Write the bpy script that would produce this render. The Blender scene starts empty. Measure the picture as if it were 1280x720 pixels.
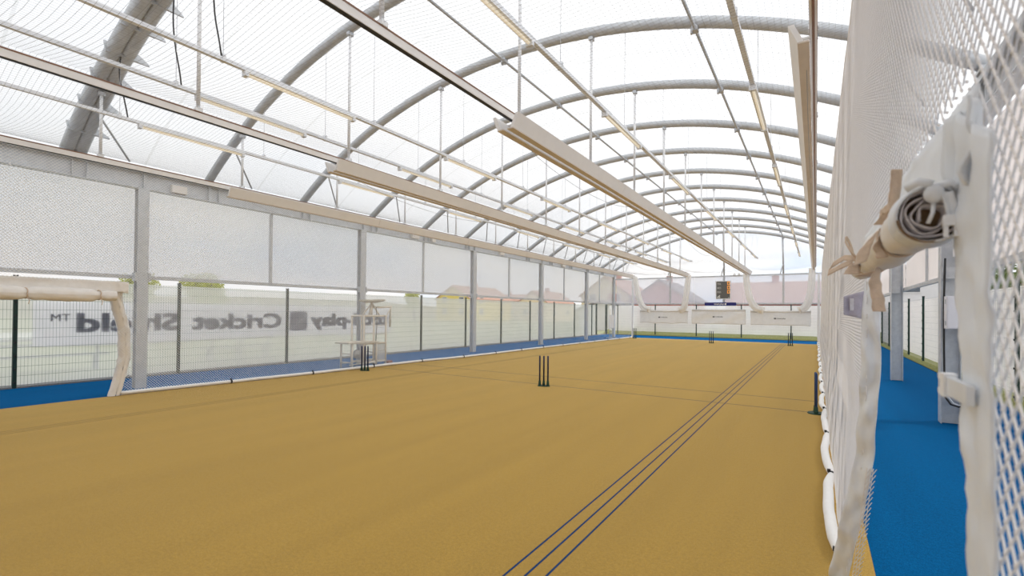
import bpy, math, random
from mathutils import Vector, noise
R=random.Random(7)
C=bpy.context.scene.collection
sin,cos,pi=math.sin,math.cos,math.pi
# ------------------------------------------------------------------ materials
MATS={}
def mat(name,col,rough=.6,metal=0.,var=0.,scale=20.,bump=0.,bscale=None,emit=None,estr=0.,transp=0.,transl=0.,col2=None,spec=.5,stretch=None):
    m=bpy.data.materials.new(name); m.use_nodes=True
    nt=m.node_tree; nt.nodes.clear(); N=nt.nodes.new; L=nt.links.new
    out=N('ShaderNodeOutputMaterial'); b=N('ShaderNodeBsdfPrincipled')
    b.inputs['Roughness'].default_value=rough; b.inputs['Metallic'].default_value=metal
    b.inputs['Specular IOR Level'].default_value=spec
    rgba=(*col,1); tc=N('ShaderNodeTexCoord'); src=tc.outputs['Object']
    if stretch:
        mp=N('ShaderNodeMapping'); mp.inputs['Scale'].default_value=stretch; L(src,mp.inputs['Vector']); src=mp.outputs['Vector']
    colout=None
    if var or col2:
        n=N('ShaderNodeTexNoise'); n.inputs['Scale'].default_value=scale; n.inputs['Detail'].default_value=4; n.inputs['Roughness'].default_value=.65
        L(src,n.inputs['Vector'])
        r=N('ShaderNodeValToRGB'); r.color_ramp.elements[0].position=.3; r.color_ramp.elements[1].position=.7
        if col2: a,c=col,col2
        else: a=tuple(max(0,x*(1-var)) for x in col); c=tuple(min(1,x*(1+var)) for x in col)
        r.color_ramp.elements[0].color=(*a,1); r.color_ramp.elements[1].color=(*c,1)
        L(n.outputs['Fac'],r.inputs['Fac']); colout=r.outputs['Color']; L(colout,b.inputs['Base Color'])
    b.inputs['Base Color'].default_value=rgba
    if bump:
        n2=N('ShaderNodeTexNoise'); n2.inputs['Scale'].default_value=bscale or scale; n2.inputs['Detail'].default_value=3
        L(src,n2.inputs['Vector'])
        bp=N('ShaderNodeBump'); bp.inputs['Strength'].default_value=bump; bp.inputs['Distance'].default_value=.01
        L(n2.outputs['Fac'],bp.inputs['Height']); L(bp.outputs['Normal'],b.inputs['Normal'])
    sh=b.outputs['BSDF']
    if emit:
        b.inputs['Emission Color'].default_value=(*emit,1); b.inputs['Emission Strength'].default_value=estr
    if transl:
        t=N('ShaderNodeBsdfTranslucent'); t.inputs['Color'].default_value=rgba
        if colout: L(colout,t.inputs['Color'])
        mx=N('ShaderNodeMixShader'); mx.inputs[0].default_value=transl
        L(sh,mx.inputs[1]); L(t.outputs[0],mx.inputs[2]); sh=mx.outputs[0]
    if transp:
        t=N('ShaderNodeBsdfTransparent')
        mx=N('ShaderNodeMixShader'); mx.inputs[0].default_value=transp
        L(sh,mx.inputs[1]); L(t.outputs[0],mx.inputs[2]); sh=mx.outputs[0]
    L(sh,out.inputs['Surface']); MATS[name]=m; return m
GOLD=mat('gold_turf',(.355,.206,.033),.95,scale=130,col2=(.62,.39,.082),bump=.5,bscale=420,spec=.1)
BLUE=mat('blue_turf',(.0005,.060,.175),.9,scale=150,col2=(.001,.135,.36),bump=.5,bscale=380,spec=.03)
LINEB=mat('blue_turf_line',(.012,.05,.16),.95,var=.2,scale=200,spec=.1)
LINEG=mat('grey_turf_line',(.11,.115,.13),.95,var=.2,scale=200,spec=.1)
LINEF=mat('faint_turf_line',(.27,.20,.09),.95,var=.25,scale=120,spec=.1)  # faint lines, colour kept close to the gold turf
LAWN=mat('lawn',(.30,.315,.17),.95,scale=1.5,col2=(.38,.39,.235),spec=.1)
VERGE=mat('verge_grass',(.13,.15,.04),.95,scale=18,col2=(.34,.33,.14),bump=.6,spec=.1)
HILL=mat('hillside',(.17,.155,.09),.95,scale=.09,col2=(.33,.30,.19),spec=.1)
STEEL=mat('galvanised_steel',(.53,.55,.575),.5,.25,scale=9,col2=(.65,.67,.695),bump=.05,bscale=40)
STEELD=mat('galvanised_tube',(.475,.49,.51),.45,.3,scale=7,col2=(.59,.61,.63),bump=.04,bscale=30)
RODW=mat('white_painted_rod',(.88,.89,.90),.45,var=.04,scale=12)
TRUNK=mat('pale_grey_trunking',(.80,.82,.85),.45,.1,var=.06,scale=9)
RAILW=mat('cream_aluminium',(.87,.84,.81),.45,var=.04,scale=6)
COPPER=mat('brown_track_strip',(.24,.125,.075),.5,var=.15,scale=15)
BLACK=mat('black_plastic',(.015,.015,.017),.5,var=.1,scale=30)
PELM=mat('beige_pelmet',(.85,.83,.81),.55,var=.03,scale=3)
PELMD=mat('tan_pelmet_lip',(.68,.60,.52),.6,var=.05,scale=5)
NETW=mat('white_net_cord',(.90,.875,.855),.8,var=.03,scale=30,spec=.2)
NETL=mat('pale_net_cord',(.93,.925,.91),.8,var=.03,scale=30,spec=.2)
NETC=mat('darkened_net_cord',(.36,.36,.36),.8,var=.05,scale=30,spec=.2)  # whitish cord, its backlit darkness under the bright roof put into the colour
HEM=mat('white_padded_hem',(.93,.925,.91),.7,var=.03,scale=12,bump=.15,bscale=25)
PVC=mat('white_pvc_strip',(.93,.95,.975),.42,var=.04,scale=9,transl=.25)
CANVAS=mat('cream_canvas',(.95,.94,.92),.75,var=.04,scale=5,bump=.1,bscale=30,transl=.5)
CANVASD=mat('cream_canvas_roll',(.86,.825,.775),.75,var=.06,scale=6,bump=.15,bscale=25)
STRAP=mat('beige_cotton_strap',(.78,.62,.47),.85,var=.1,scale=30,bump=.2,bscale=150,transl=.2)
ROLLIN=mat('grey_mesh_roll',(.68,.63,.62),.8,var=.15,scale=60)
ROLLBR=mat('brown_roll_liner',(.22,.135,.065),.8,var=.2,scale=30)
GREENP=mat('dark_green_post',(.006,.035,.026),.45,var=.2,scale=10)
WIREG=mat('green_fence_wire',(.12,.17,.15),.5,var=.1,scale=10)
WIREL=mat('pale_fence_wire',(.46,.46,.46),.5,var=.1,scale=10)
SHEET=mat('debris_sheet',(.93,.92,.91),.8,var=.04,scale=1.2,transl=.85,transp=.27)
SHEETB=mat('pale_sheet',(.94,.93,.92),.8,var=.04,scale=1.2,transl=.8,transp=.14)
SHEETR=mat('opaque_white_sheet',(.92,.89,.87),.8,var=.03,scale=1.,transl=.62)
BANNER=mat('lilac_banner',(.92,.90,.985),.7,var=.03,scale=1.,transl=.88,transp=.08)
BTEXT=mat('grey_blue_print',(.20,.20,.27),.7,var=.1,scale=5,transl=.3)
PANEL=mat('milky_panel',(.83,.82,.83),.45,var=.03,scale=.5,transl=.62,transp=.50)
PANELB=mat('lilac_milky_panel',(.80,.78,.81),.45,var=.03,scale=.5,transl=.62,transp=.55)
PANELR=mat('pink_milky_panel',(.90,.85,.83),.5,var=.03,scale=.7,transl=.65,transp=.25)
NAVY=mat('navy_plastic',(.012,.022,.085),.4,var=.1,scale=20)
NAVYL=mat('navy_blue_plastic',(.012,.05,.17),.4,var=.1,scale=20)
RUBG=mat('green_rubber',(.008,.05,.03),.6,var=.2,scale=20)
CREAMM=mat('cream_painted_tube',(.84,.77,.66),.5,var=.06,scale=9)
TRAYM=mat('beige_tray',(.60,.56,.48),.5,var=.12,scale=9)
CLEARP=mat('clear_sheet',(.80,.80,.80),.3,var=.03,scale=4,transl=.5,transp=.5)
BOXW=mat('grey_white_enclosure',(.80,.79,.83),.4,var=.02,scale=6)
BOXB=mat('beige_junction_box',(.82,.78,.73),.5,var=.03,scale=8)
BOARD=mat('scoreboard_grey',(.13,.13,.125),.5,var=.06,scale=8)
BOARDT=mat('scoreboard_print',(.70,.70,.68),.5,var=.03,scale=8)
DIGIT=mat('orange_led',(.6,.3,.06),.5,emit=(1.,.42,.08),estr=.55,var=.05)
SIGNB=mat('navy_sign',(.012,.016,.16),.4,var=.08,scale=6)
SIGNT=mat('white_print',(.85,.85,.85),.5,var=.02)
PRINTD=mat('dark_print',(.08,.07,.07),.6,var=.1)
TAGM=mat('lilac_tag',(.50,.47,.56),.75,var=.1,scale=40,bump=.2,bscale=90)
TAGP=mat('pale_tag_print',(.75,.73,.76),.75,var=.1,scale=60)
TUBE=mat('warm_tube',(.85,.8,.7),.4,emit=(1.,.86,.62),estr=.42,var=.02)
HOUSEY=mat('yellow_render',(.80,.62,.09),.8,var=.06,scale=2)
HOUSEC=mat('cream_render',(.80,.66,.46),.8,var=.05,scale=2)
HOUSEW=mat('white_render',(.74,.72,.70),.8,var=.04,scale=2)
BRICK=mat('red_brick',(.42,.15,.11),.85,var=.25,scale=6)
ROOFT=mat('orange_roof_tile',(.46,.26,.19),.8,var=.15,scale=3)
ROOFG=mat('grey_roof_tile',(.17,.16,.16),.8,var=.15,scale=3)
GLASSD=mat('dark_window_glass',(.10,.12,.14),.15,var=.2,scale=3)
LEAFY=mat('yellow_green_leaf',(.34,.38,.045),.7,scale=3,col2=(.58,.60,.10),transl=.35)
LEAFD=mat('deep_green_leaf',(.06,.10,.015),.7,scale=4,col2=(.20,.27,.05),transl=.3)
BARK=mat('bark',(.12,.09,.06),.9,var=.3,scale=12)
BENCHM=mat('grey_bench_board',(.22,.22,.22),.7,var=.1,scale=8)
REDB=mat('red_board',(.55,.10,.10),.6,var=.1)
def streaks(m,b):      # pile lie and foot wear: long soft bands along the roll of turf, plus patches
    nt=m.node_tree; N=nt.nodes.new; L=nt.links.new; src=b.inputs['Base Color'].links[0].from_socket
    tc=N('ShaderNodeTexCoord'); mp=N('ShaderNodeMapping'); mp.inputs['Scale'].default_value=(1.6,.10,1); L(tc.outputs['Object'],mp.inputs['Vector'])
    a=N('ShaderNodeTexNoise'); a.inputs['Scale'].default_value=1.4; a.inputs['Detail'].default_value=4; L(mp.outputs[0],a.inputs['Vector'])
    c=N('ShaderNodeTexNoise'); c.inputs['Scale'].default_value=38; c.inputs['Detail'].default_value=3; L(tc.outputs['Object'],c.inputs['Vector'])
    r=N('ShaderNodeMapRange'); r.inputs['From Min'].default_value=.3; r.inputs['From Max'].default_value=.7; r.inputs['To Min'].default_value=.93; r.inputs['To Max'].default_value=1.06; L(a.outputs['Fac'],r.inputs['Value'])
    q=N('ShaderNodeMapRange'); q.inputs['From Min'].default_value=.3; q.inputs['From Max'].default_value=.7; q.inputs['To Min'].default_value=.90; q.inputs['To Max'].default_value=1.10; L(c.outputs['Fac'],q.inputs['Value'])
    mu=N('ShaderNodeMath'); mu.operation='MULTIPLY'; L(r.outputs[0],mu.inputs[0]); L(q.outputs[0],mu.inputs[1])
    vm=N('ShaderNodeVectorMath'); vm.operation='SCALE'; L(src,vm.inputs[0]); L(mu.outputs[0],vm.inputs['Scale']); L(vm.outputs[0],b.inputs['Base Color'])
for _m in (GOLD,BLUE):
    _b=[n for n in _m.node_tree.nodes if n.type=='BSDF_PRINCIPLED'][0]; streaks(_m,_b); _b.inputs['Sheen Weight'].default_value=.5 if _m is GOLD else 0.; _b.inputs['Sheen Tint'].default_value=(1,.82,.52,1); _b.inputs['Sheen Roughness'].default_value=.35
def membrane(nm='white_roof_membrane',tp=.10):
    m=bpy.data.materials.new(nm); m.use_nodes=True
    nt=m.node_tree; nt.nodes.clear(); N=nt.nodes.new; L=nt.links.new
    out=N('ShaderNodeOutputMaterial'); tc=N('ShaderNodeTexCoord')
    n=N('ShaderNodeTexNoise'); n.inputs['Scale'].default_value=.35; n.inputs['Detail'].default_value=3; L(tc.outputs['Object'],n.inputs['Vector'])
    sx=N('ShaderNodeSeparateXYZ'); L(tc.outputs['Object'],sx.inputs[0])
    a=N('ShaderNodeMath'); a.operation='ADD'; a.inputs[1].default_value=-1.815; L(sx.outputs['Y'],a.inputs[0])   # welded seam midway between arches
    pp=N('ShaderNodeMath'); pp.operation='PINGPONG'; pp.inputs[1].default_value=1.225; L(a.outputs[0],pp.inputs[0])
    lt=N('ShaderNodeMath'); lt.operation='LESS_THAN'; lt.inputs[1].default_value=.022; L(pp.outputs[0],lt.inputs[0])
    r=N('ShaderNodeValToRGB'); r.color_ramp.elements[0].color=(.86,.857,.852,1); r.color_ramp.elements[1].color=(.89,.888,.884,1); L(n.outputs['Fac'],r.inputs['Fac'])
    mx=N('ShaderNodeMix'); mx.data_type='RGBA'; L(lt.outputs[0],mx.inputs[0]); L(r.outputs['Color'],mx.inputs[6]); mx.inputs[7].default_value=(.78,.775,.76,1)
    d=N('ShaderNodeBsdfDiffuse'); t=N('ShaderNodeBsdfTranslucent'); L(mx.outputs[2],d.inputs['Color']); L(mx.outputs[2],t.inputs['Color'])
    m1=N('ShaderNodeMixShader'); m1.inputs[0].default_value=.85; L(d.outputs[0],m1.inputs[1]); L(t.outputs[0],m1.inputs[2])
    tr=N('ShaderNodeBsdfTransparent'); m2=N('ShaderNodeMixShader'); m2.inputs[0].default_value=tp; L(m1.outputs[0],m2.inputs[1]); L(tr.outputs[0],m2.inputs[2])
    L(m2.outputs[0],out.inputs['Surface']); return m
MEMB=membrane(); GABLE=membrane('white_gable_membrane',.72)
# ------------------------------------------------------------------ mesh helpers
class MB:
    def __init__(s): s.v=[]; s.f=[]
    def box(s,x0,x1,y0,y1,z0,z1):
        b=len(s.v); s.v+=[(x,y,z) for z in (z0,z1) for y in (y0,y1) for x in (x0,x1)]
        s.f+=[tuple(b+i for i in q) for q in ((0,2,3,1),(4,5,7,6),(0,1,5,4),(2,6,7,3),(0,4,6,2),(1,3,7,5))]; return s
    def obox(s,c,ax,ay,az,hx,hy,hz):
        b=len(s.v); c=Vector(c)
        s.v+=[tuple(c+ax*(i*hx)+ay*(j*hy)+az*(k*hz)) for k in (-1,1) for j in (-1,1) for i in (-1,1)]
        s.f+=[tuple(b+i for i in q) for q in ((0,2,3,1),(4,5,7,6),(0,1,5,4),(2,6,7,3),(0,4,6,2),(1,3,7,5))]; return s
    def tube(s,pts,r,n=8,cap=True,rs=None):
        pts=[Vector(p) for p in pts]; b=len(s.v); up=Vector((0.13,.21,.97)); k=len(pts); prev=None
        for i,p in enumerate(pts):
            t=(pts[min(i+1,k-1)]-pts[max(i-1,0)])
            if t.length<1e-9: t=Vector((0,0,1))
            t.normalize()
            if prev is None:
                a=t.cross(up)
                if a.length<.15: a=t.cross(Vector((1,0,0)))
            else: a=prev-t*prev.dot(t)
            a.normalize(); prev=a; c=t.cross(a); rr=r if rs is None else rs[i]
            for j in range(n):
                q=2*pi*j/n; s.v.append(tuple(p+(a*cos(q)+c*sin(q))*rr))
        for i in range(k-1):
            for j in range(n):
                j2=(j+1)%n; s.f.append((b+i*n+j,b+i*n+j2,b+(i+1)*n+j2,b+(i+1)*n+j))
        if cap and n>2:
            s.f.append(tuple(b+j for j in reversed(range(n)))); s.f.append(tuple(b+(k-1)*n+j for j in range(n)))
        return s
    def grid(s,fn,nu,nv):
        b=len(s.v)
        for i in range(nu+1):
            for j in range(nv+1): s.v.append(tuple(fn(i/nu,j/nv)))
        for i in range(nu):
            for j in range(nv):
                a=b+i*(nv+1)+j; s.f.append((a,a+1,a+nv+2,a+nv+1))
        return s
    def prism(s,poly,y0,y1):          # polygon of (x,z) pushed along y
        b=len(s.v); n=len(poly); s.v+=[(x,y0,z) for x,z in poly]+[(x,y1,z) for x,z in poly]
        for i in range(n):
            j=(i+1)%n; s.f.append((b+i,b+j,b+n+j,b+n+i))
        s.f.append(tuple(b+i for i in reversed(range(n)))); s.f.append(tuple(b+n+i for i in range(n))); return s
    def sph(s,c,rx,ry,rz,nu=10,nv=6):
        return s.grid(lambda u,v:(c[0]+rx*cos(2*pi*u)*sin(pi*v),c[1]+ry*sin(2*pi*u)*sin(pi*v),c[2]+rz*cos(pi*v)),nu,nv)
    def disc(s,c,r,h,n=20,r2=None):
        return s.tube([c,(c[0],c[1],c[2]+h)],r,n,True,[r,r2 or r])
    def build(s,name,m,parent=None,smooth=False,solid=0.):
        me=bpy.data.meshes.new(name); me.from_pydata(s.v,[],s.f); me.update(); me.materials.append(m)
        if smooth: me.polygons.foreach_set('use_smooth',[True]*len(me.polygons))
        o=bpy.data.objects.new(name,me); C.objects.link(o)
        if parent: o.parent=parent; o.matrix_parent_inverse=parent.matrix_world.inverted() if False else o.matrix_parent_inverse
        if solid:
            md=o.modifiers.new('thickness','SOLIDIFY'); md.thickness=solid; md.offset=0
        return o
def tag(o,label=None,cat=None,group=None,kind=None):
    if label: o['label']=label
    if cat: o['category']=cat
    if group: o['group']=group
    if kind: o['kind']=kind
    return o
def empty(name,loc=(0,0,0),label=None,cat=None,group=None,kind=None,rz=0):
    o=bpy.data.objects.new(name,None); C.objects.link(o); o.location=loc; o.rotation_euler=(0,0,rz); o.empty_display_size=.2
    return tag(o,label,cat,group,kind)
def copy_tree(o,parent=None):
    c=o.copy(); C.objects.link(c)
    if parent: c.parent=parent
    for ch in list(o.children): copy_tree(ch,c)
    return c
def textmb(txt,size=1.,bold=.0):
    cu=bpy.data.curves.new('lettering','FONT'); cu.body=txt; cu.size=size; cu.offset=bold; cu.resolution_u=3
    o=bpy.data.objects.new('lettering',cu); C.objects.link(o)
    dg=bpy.context.evaluated_depsgraph_get(); me=bpy.data.meshes.new_from_object(o.evaluated_get(dg))
    v=[tuple(x.co) for x in me.vertices]; f=[tuple(p.vertices) for p in me.polygons]
    bpy.data.objects.remove(o); bpy.data.curves.remove(cu); bpy.data.meshes.remove(me)
    return v,f
def put_text(mb,txt,o,du,dv,u0,u1,v0,v1,bold=.02):
    v,f=textmb(txt,1.,0.); xs=[p[0] for p in v]; ys=[p[1] for p in v]; x0,x1,y0,y1=min(xs),max(xs),min(ys),max(ys)
    o=Vector(o); du=Vector(du); dv=Vector(dv); nn=du.cross(dv); h=(v1-v0)*bold; k=0
    for sx,sy in ((0,0),(-1,-.6),(1,-.6),(-1,.6),(1,.6)) if bold else ((0,0),):
        b=len(mb.v); k+=1
        for p in v: mb.v.append(tuple(o+nn*(.0004*k)+du*(sx*h+u0+h+(p[0]-x0)/(x1-x0)*(u1-u0-2*h))+dv*(sy*h+v0+.6*h+(p[1]-y0)/(y1-y0)*(v1-v0-1.2*h))))
        mb.f+=[tuple(b+i for i in q) for q in f]
def lerp(a,b,t): return a+(b-a)*t
def pl(tab,y):
    if y<=tab[0][0]: return tab[0][1]
    for (a,b),(c,d) in zip(tab,tab[1:]):
        if y<=c: return lerp(b,d,(y-a)/(c-a))
    return tab[-1][1]
ORD=['first','second','third','fourth','fifth','sixth','seventh','eighth','ninth','tenth','eleventh','twelfth','thirteenth','fourteenth','fifteenth','sixteenth','seventeenth']
# ------------------------------------------------------------------ layout (metres; camera over x=0,y=0; hall runs along +y)
CX=-5.19; RAD=12.2; APEX=6.92; CZ=APEX-RAD
XL,XR=-12.2,1.82
YEND=32.5
ARCHY=[3.04+2.45*k for k in range(13)]
POSTY=[4.2,10.05,15.9,21.75,27.6]
RAILX=[-10.65,-7.05,-3.45,-.03]
TRACKX=[-9.8,-7.73,-6.4,-2.82,-.75]
RAILZ=4.26
def archz(x,r=RAD): return CZ+math.sqrt(max(0,r*r-(x-CX)**2))
LB=[(-3,-11.35),(3.8,-11.4),(7.8,-11.15),(11.4,-11.1),(13.1,-10.92),(15,-10.86),(19.1,-10.9),(29,-10.8),(32.3,-10.8)]   # foot of the banner-side net
def lbx(y): return pl(LB,y)
# ------------------------------------------------------------------ ground and turf
g=MB().box(-400,-14.5,-60,500,-.35,-.05).build('ground',LAWN); tag(g,kind='structure')
g=MB().box(-14.5,200,-60,500,-.35,-.05).build('ground_yard',mat('pale_yard',(.40,.385,.365),.9,var=.1,scale=2)); tag(g,kind='structure')
fb=MB().box(-14.1,3.05,-3,36.2,-.05,-.004).build('floor_walkway',BLUE); tag(fb,kind='structure')
mb=MB(); ys=[-3+.5*i for i in range(71)]+[32.35]
for i,y in enumerate(ys):
    mb.v+=[(lbx(y)-.03,y,0.),(.33,y,0.),(lbx(y)-.03,y,-.004),(.33,y,-.004)]
for i in range(len(ys)-1):
    a=i*4; mb.f+=[(a,a+1,a+5,a+4),(a+2,a,a+4,a+6),(a+1,a+3,a+7,a+5)]
n=len(mb.v)-4; mb.f.append((n,n+1,n+3,n+2))
fl=mb.build('floor',GOLD); tag(fl,kind='structure')
for x,m in ((-1.68,LINEB),(-1.565,LINEB),(-1.45,LINEB),(-9.3,LINEF),(-9.2,LINEF),(-9.1,LINEF)):
    MB().box(x-.0075,x+.0075,-.5,32.3 if x>-5 else 27,0,.0015).build('lane_line',m,fl)
for y in (9.73,11.0): MB().box(-10.9,.2,y-.011,y+.011,0,.0017).build('crease_line',LINEG,fl)
vb=MB(); vb.grid(lambda u,v:(lerp(3.05,5.4,u),lerp(-3,36.2,v),.012+.38*u+.05*noise.noise(Vector((u*6,v*60,1)))*u),10,160).grid(lambda u,v:(lerp(-14.6,5.4,v),lerp(36.2,39.5,u),.012+.55*min(1,u*1.6)+.08*noise.noise(Vector((u*6,v*40,2)))*u),10,120); vg=vb.build('ground_verge',VERGE); tag(vg,kind='structure')
kb=MB().box(-14.5,-14.1,-3,36.2,-.05,.03).build('ground_gravel_strip',mat('gravel',(.16,.155,.15),.9,scale=60,col2=(.36,.35,.33),bump=.5)); tag(kb,kind='structure')
# ------------------------------------------------------------------ roof membrane, gable
mb=MB()
xs=[XL-.1+ (XR+.1-(XL-.1))*i/40 for i in range(41)]
mb.grid(lambda u,v:(lerp(XL-.12,XR+.12,u),lerp(-1.4,YEND+.15,v),archz(lerp(XL-.12,XR+.12,u),RAD+.13)),48,30)
o=mb.build('ceiling',MEMB,smooth=True); tag(o,kind='structure')
mb=MB(); mb.grid(lambda u,v:(lerp(XL-.1,XR+.1,u),YEND+.14,lerp(4.1,archz(lerp(XL-.1,XR+.1,u),RAD+.13),v)),40,2)
o=mb.build('wall_back',GABLE); tag(o,kind='structure')
mb=MB(); mb.grid(lambda u,v:(lerp(XL-.3,XR+.3,u),-1.45,lerp(0,archz(lerp(XL-.1,XR+.1,u),RAD+.15),v)),24,2)
o=mb.build('light_block_wall',BOXW,solid=.1); tag(o,kind='structure')  # unseen opaque wall added behind the camera to darken the near floor
# ------------------------------------------------------------------ roof arches
def arch_path(y,r=RAD,dy=0): 
    a0=math.atan2(archz(XL)-CZ,XL-CX); a1=math.atan2(archz(XR)-CZ,XR-CX)
    return [(CX+r*cos(lerp(a0,a1,i/44)),y+dy,CZ+r*sin(lerp(a0,a1,i/44))) for i in range(45)]
for k,y in enumerate(ARCHY):
    first=(k==0)
    lab='thick doubled steel roof arch with bracket plates, nearest to the camera end' if first else 'grey tubular steel roof arch, %s from the camera end of the hall'%ORD[k]
    if k==len(ARCHY)-1: lab='grey tubular steel roof arch closing the scoreboard end gable'
    t=empty('roof_arch',(CX,y,4.6),lab,'roof arch','steel roof arches')
    P=t.location
    def rel(m): m.v=[(a-P[0],b-P[1],c-P[2]) for a,b,c in m.v]; return m
    if first:
        for dy in (-.085,.105): rel(MB().tube(arch_path(y,dy=dy),.11,10)).build('arch_tube',STEELD,t,True)
        pa=arch_path(y); 
        for i in range(2,44):
            p=Vector(pa[i]); rad=Vector((p[0]-CX,0,p[2]-CZ)).normalized(); tan=Vector((-rad[2],0,rad[0]))
            if i%2: continue
            m=MB().obox(p+Vector((0,.015,0)),tan,Vector((0,1,0)),rad,.014,.225,.112)
            b=len(m.v); q0=p+rad*-.112                      # tapered fin standing off the far tube
            for dt in (-.008,.008):
                for (yy,rr0) in ((.22,0),(.40,0),(.40,.035),(.24,.20)): m.v.append(tuple(q0+tan*dt+Vector((0,yy,0))+rad*rr0))
            m.f+=[(b,b+1,b+2,b+3),(b+7,b+6,b+5,b+4)]+[(b+j,b+4+j,b+4+(j+1)%4,b+(j+1)%4) for j in range(4)]
            rel(m).build('bracket_plate',STEELD,t)
    else:
        rel(MB().tube(arch_path(y),.092,12)).build('arch_tube',STEELD,t,True)
    for sx in (XL,XR):
        s=1 if sx<0 else -1
        rel(MB().box(sx-.16,sx+.16,y-.14,y+.14,archz(sx)-.03,archz(sx)+.015)).build('foot_plate',STEELD,t)
        xa=sx+s*1.15; rel(MB().tube([(xa,y,archz(xa)-.06),(sx+s*.55,y+.75,4.66)],.019,6)).build('knee_brace',STEELD,t,True)
# purlin tubes clipped under the arches
for x,lab in ((-5.35,'thin steel purlin tube clamped under the arches along the roof ridge'),(-1.65,'thin steel purlin tube clamped under the arches beyond the ridge, above the blue lane lines')):
    z=archz(x)-.115
    t=empty('roof_purlin',(x,18,z),lab,'purlin')
    MB().tube([(0,-17,0),(0,14.4,0)],.027,8).build('purlin_tube',STEELD,t,True)
    for y in ARCHY: MB().box(-.045,.045,y-18-.06,y-18+.06,-.04,.075).box(-.075,-.045,y-18-.03,y-18+.03,-.06,.15).build('clamp',STEELD,t)
# ------------------------------------------------------------------ side frames
def hpost(x,y,label,group,inner):
    t=empty('steel_post',(x,y,0),label,'post',group)
    s=1 if inner>0 else -1
    hd=.085 if s>0 else .115
    m=MB().box(s*hd-.007,s*hd+.007,-.1,.1,0,4.25).box(-s*hd-.007,-s*hd+.007,-.1,.1,0,4.25).box(-hd,hd,-.006,.006,0,4.25)
    m.build('h_section',STEEL,t)
    MB().box(-.1,.1,-.12,.12,4.25,4.262).build('cap_plate',STEEL,t)
    for a,b in ((.1,.145),(-.145,-.1)): MB().box(*sorted((-s*.05,s*.115)),a,b,2.28,2.46).build('rail_cleat',STEEL,t)
    return t
NEAR=['nearest','second','third','fourth','fifth','sixth']
for i,y in enumerate(POSTY): hpost(XL,y,'galvanised steel post on the banner side blue walkway, %s from the camera end'%ORD[i],'banner side posts',1)
hpost(XL,YEND-.1,'galvanised steel corner post where the banner side meets the scoreboard wall','corner posts',1)
for i,y in enumerate(POSTY): hpost(XR-.04,y,['galvanised steel post behind the near white jamb strip','galvanised steel post carrying the pale electrical box','galvanised steel post standing alone on the blue walkway seen through the doorway','galvanised steel post beyond the doorway next to the grey downpipe','galvanised steel post of the doorway side, farthest before the scoreboard wall'][i],'doorway side posts',-1)
hpost(XR,YEND-.1,'galvanised steel corner post where the doorway side meets the scoreboard wall','corner posts',-1)
for x,sd in ((XL,'banner side'),(XR,'doorway side')):
    s=1 if x<0 else -1
    t=empty('eave_beam',(x,15,4.26),'galvanised steel eave beam with stiffener plates along the %s'%sd,'beam')
    MB().box(-.1,.1,-17,17.5,0,.014).box(-.1,.1,-17,17.5,.396,.41).box(-.006,.006,-17,17.5,.014,.396).build('i_section',STEEL,t)
    MB().box(s*.1,s*.135,-17,17.5,.33,.41).build('top_angle',STEELD,t)
    for y in ARCHY+[yy+.22 for yy in ARCHY]+POSTY: MB().box(*sorted((s*.006,s*.095)),y-15-.006,y-15+.006,.014,.396).build('stiffener_plate',STEEL,t)
    bl=MB()
    for k in range(56):
        yy=-16.4+.6*k; bl.box(*sorted((s*.06,s*.085)),yy-.012,yy+.012,-.02,.03)
    bl.build('bolt_row',RODW,t)
    # sheeting rail and panels
    xo=x-s*.13
    rl=MB().box(xo-.035,xo+.035,-2,YEND+.0,2.335,2.415).build('cladding_rail',STEEL)
    tag(rl,'horizontal steel cladding rail under the milky panels along the %s'%sd,'rail')
    ym=sorted([-2]+[p for p in POSTY]+[(a+b)/2 for a,b in zip(POSTY,POSTY[1:]+[YEND-.1])]+[1.3,YEND-.1])
    for k,(a,b) in enumerate(zip(ym,ym[1:])):
        p=MB().grid(lambda u,v:(xo-s*.01+.02*sin(u*9+k)*sin(pi*v)*.3,lerp(a+.03,b-.03,u),lerp(2.40,4.27,v)),8,6).build('milky_panel',PANEL if x<0 else PANELR,solid=.006)
        tag(p,'milky translucent upper wall panel of the %s, %s from the camera end'%(sd,ORD[k]),'wall panel','%s panels'%sd)
    for k,y in enumerate([(a+b)/2 for a,b in zip(POSTY,POSTY[1:]+[YEND-.1])]+[1.3]):
        m=MB().box(xo-.03,xo+.05,y-.028,y+.028,2.415,4.26).build('mullion',STEEL)
        tag(m,'slim steel mullion between milky panels of the %s, %s'%(sd,'nearest the camera end' if y<2 else ORD[k]+' bay beyond the nearest post'),'mullion','%s mullions'%sd)
# junction boxes on the banner side eave beam
for y,w,m,lab in ((4.86,.30,BOXB,'beige junction box on the banner side eave beam, nearest the camera'),(12.34,.36,BOXB,'beige junction box on the eave beam beyond the second banner side post'),(13.3,.2,BOXB,'small beige junction box on the eave beam past the larger one'),(17.9,.34,BOXB,'beige junction box on the eave beam near the middle of the banner side'),(24.2,.4,BOXB,'white junction box high on the banner side near the scoreboard end')):
    t=empty('junction_box',(XL+.01,y,4.30),lab,'junction box','eave junction boxes')
    MB().box(0,.11,-w/2,w/2,0,.17).build('box_body',m,t); MB().box(.11,.118,-w/2+.01,w/2-.01,.01,.16).build('box_lid',m,t)
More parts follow.
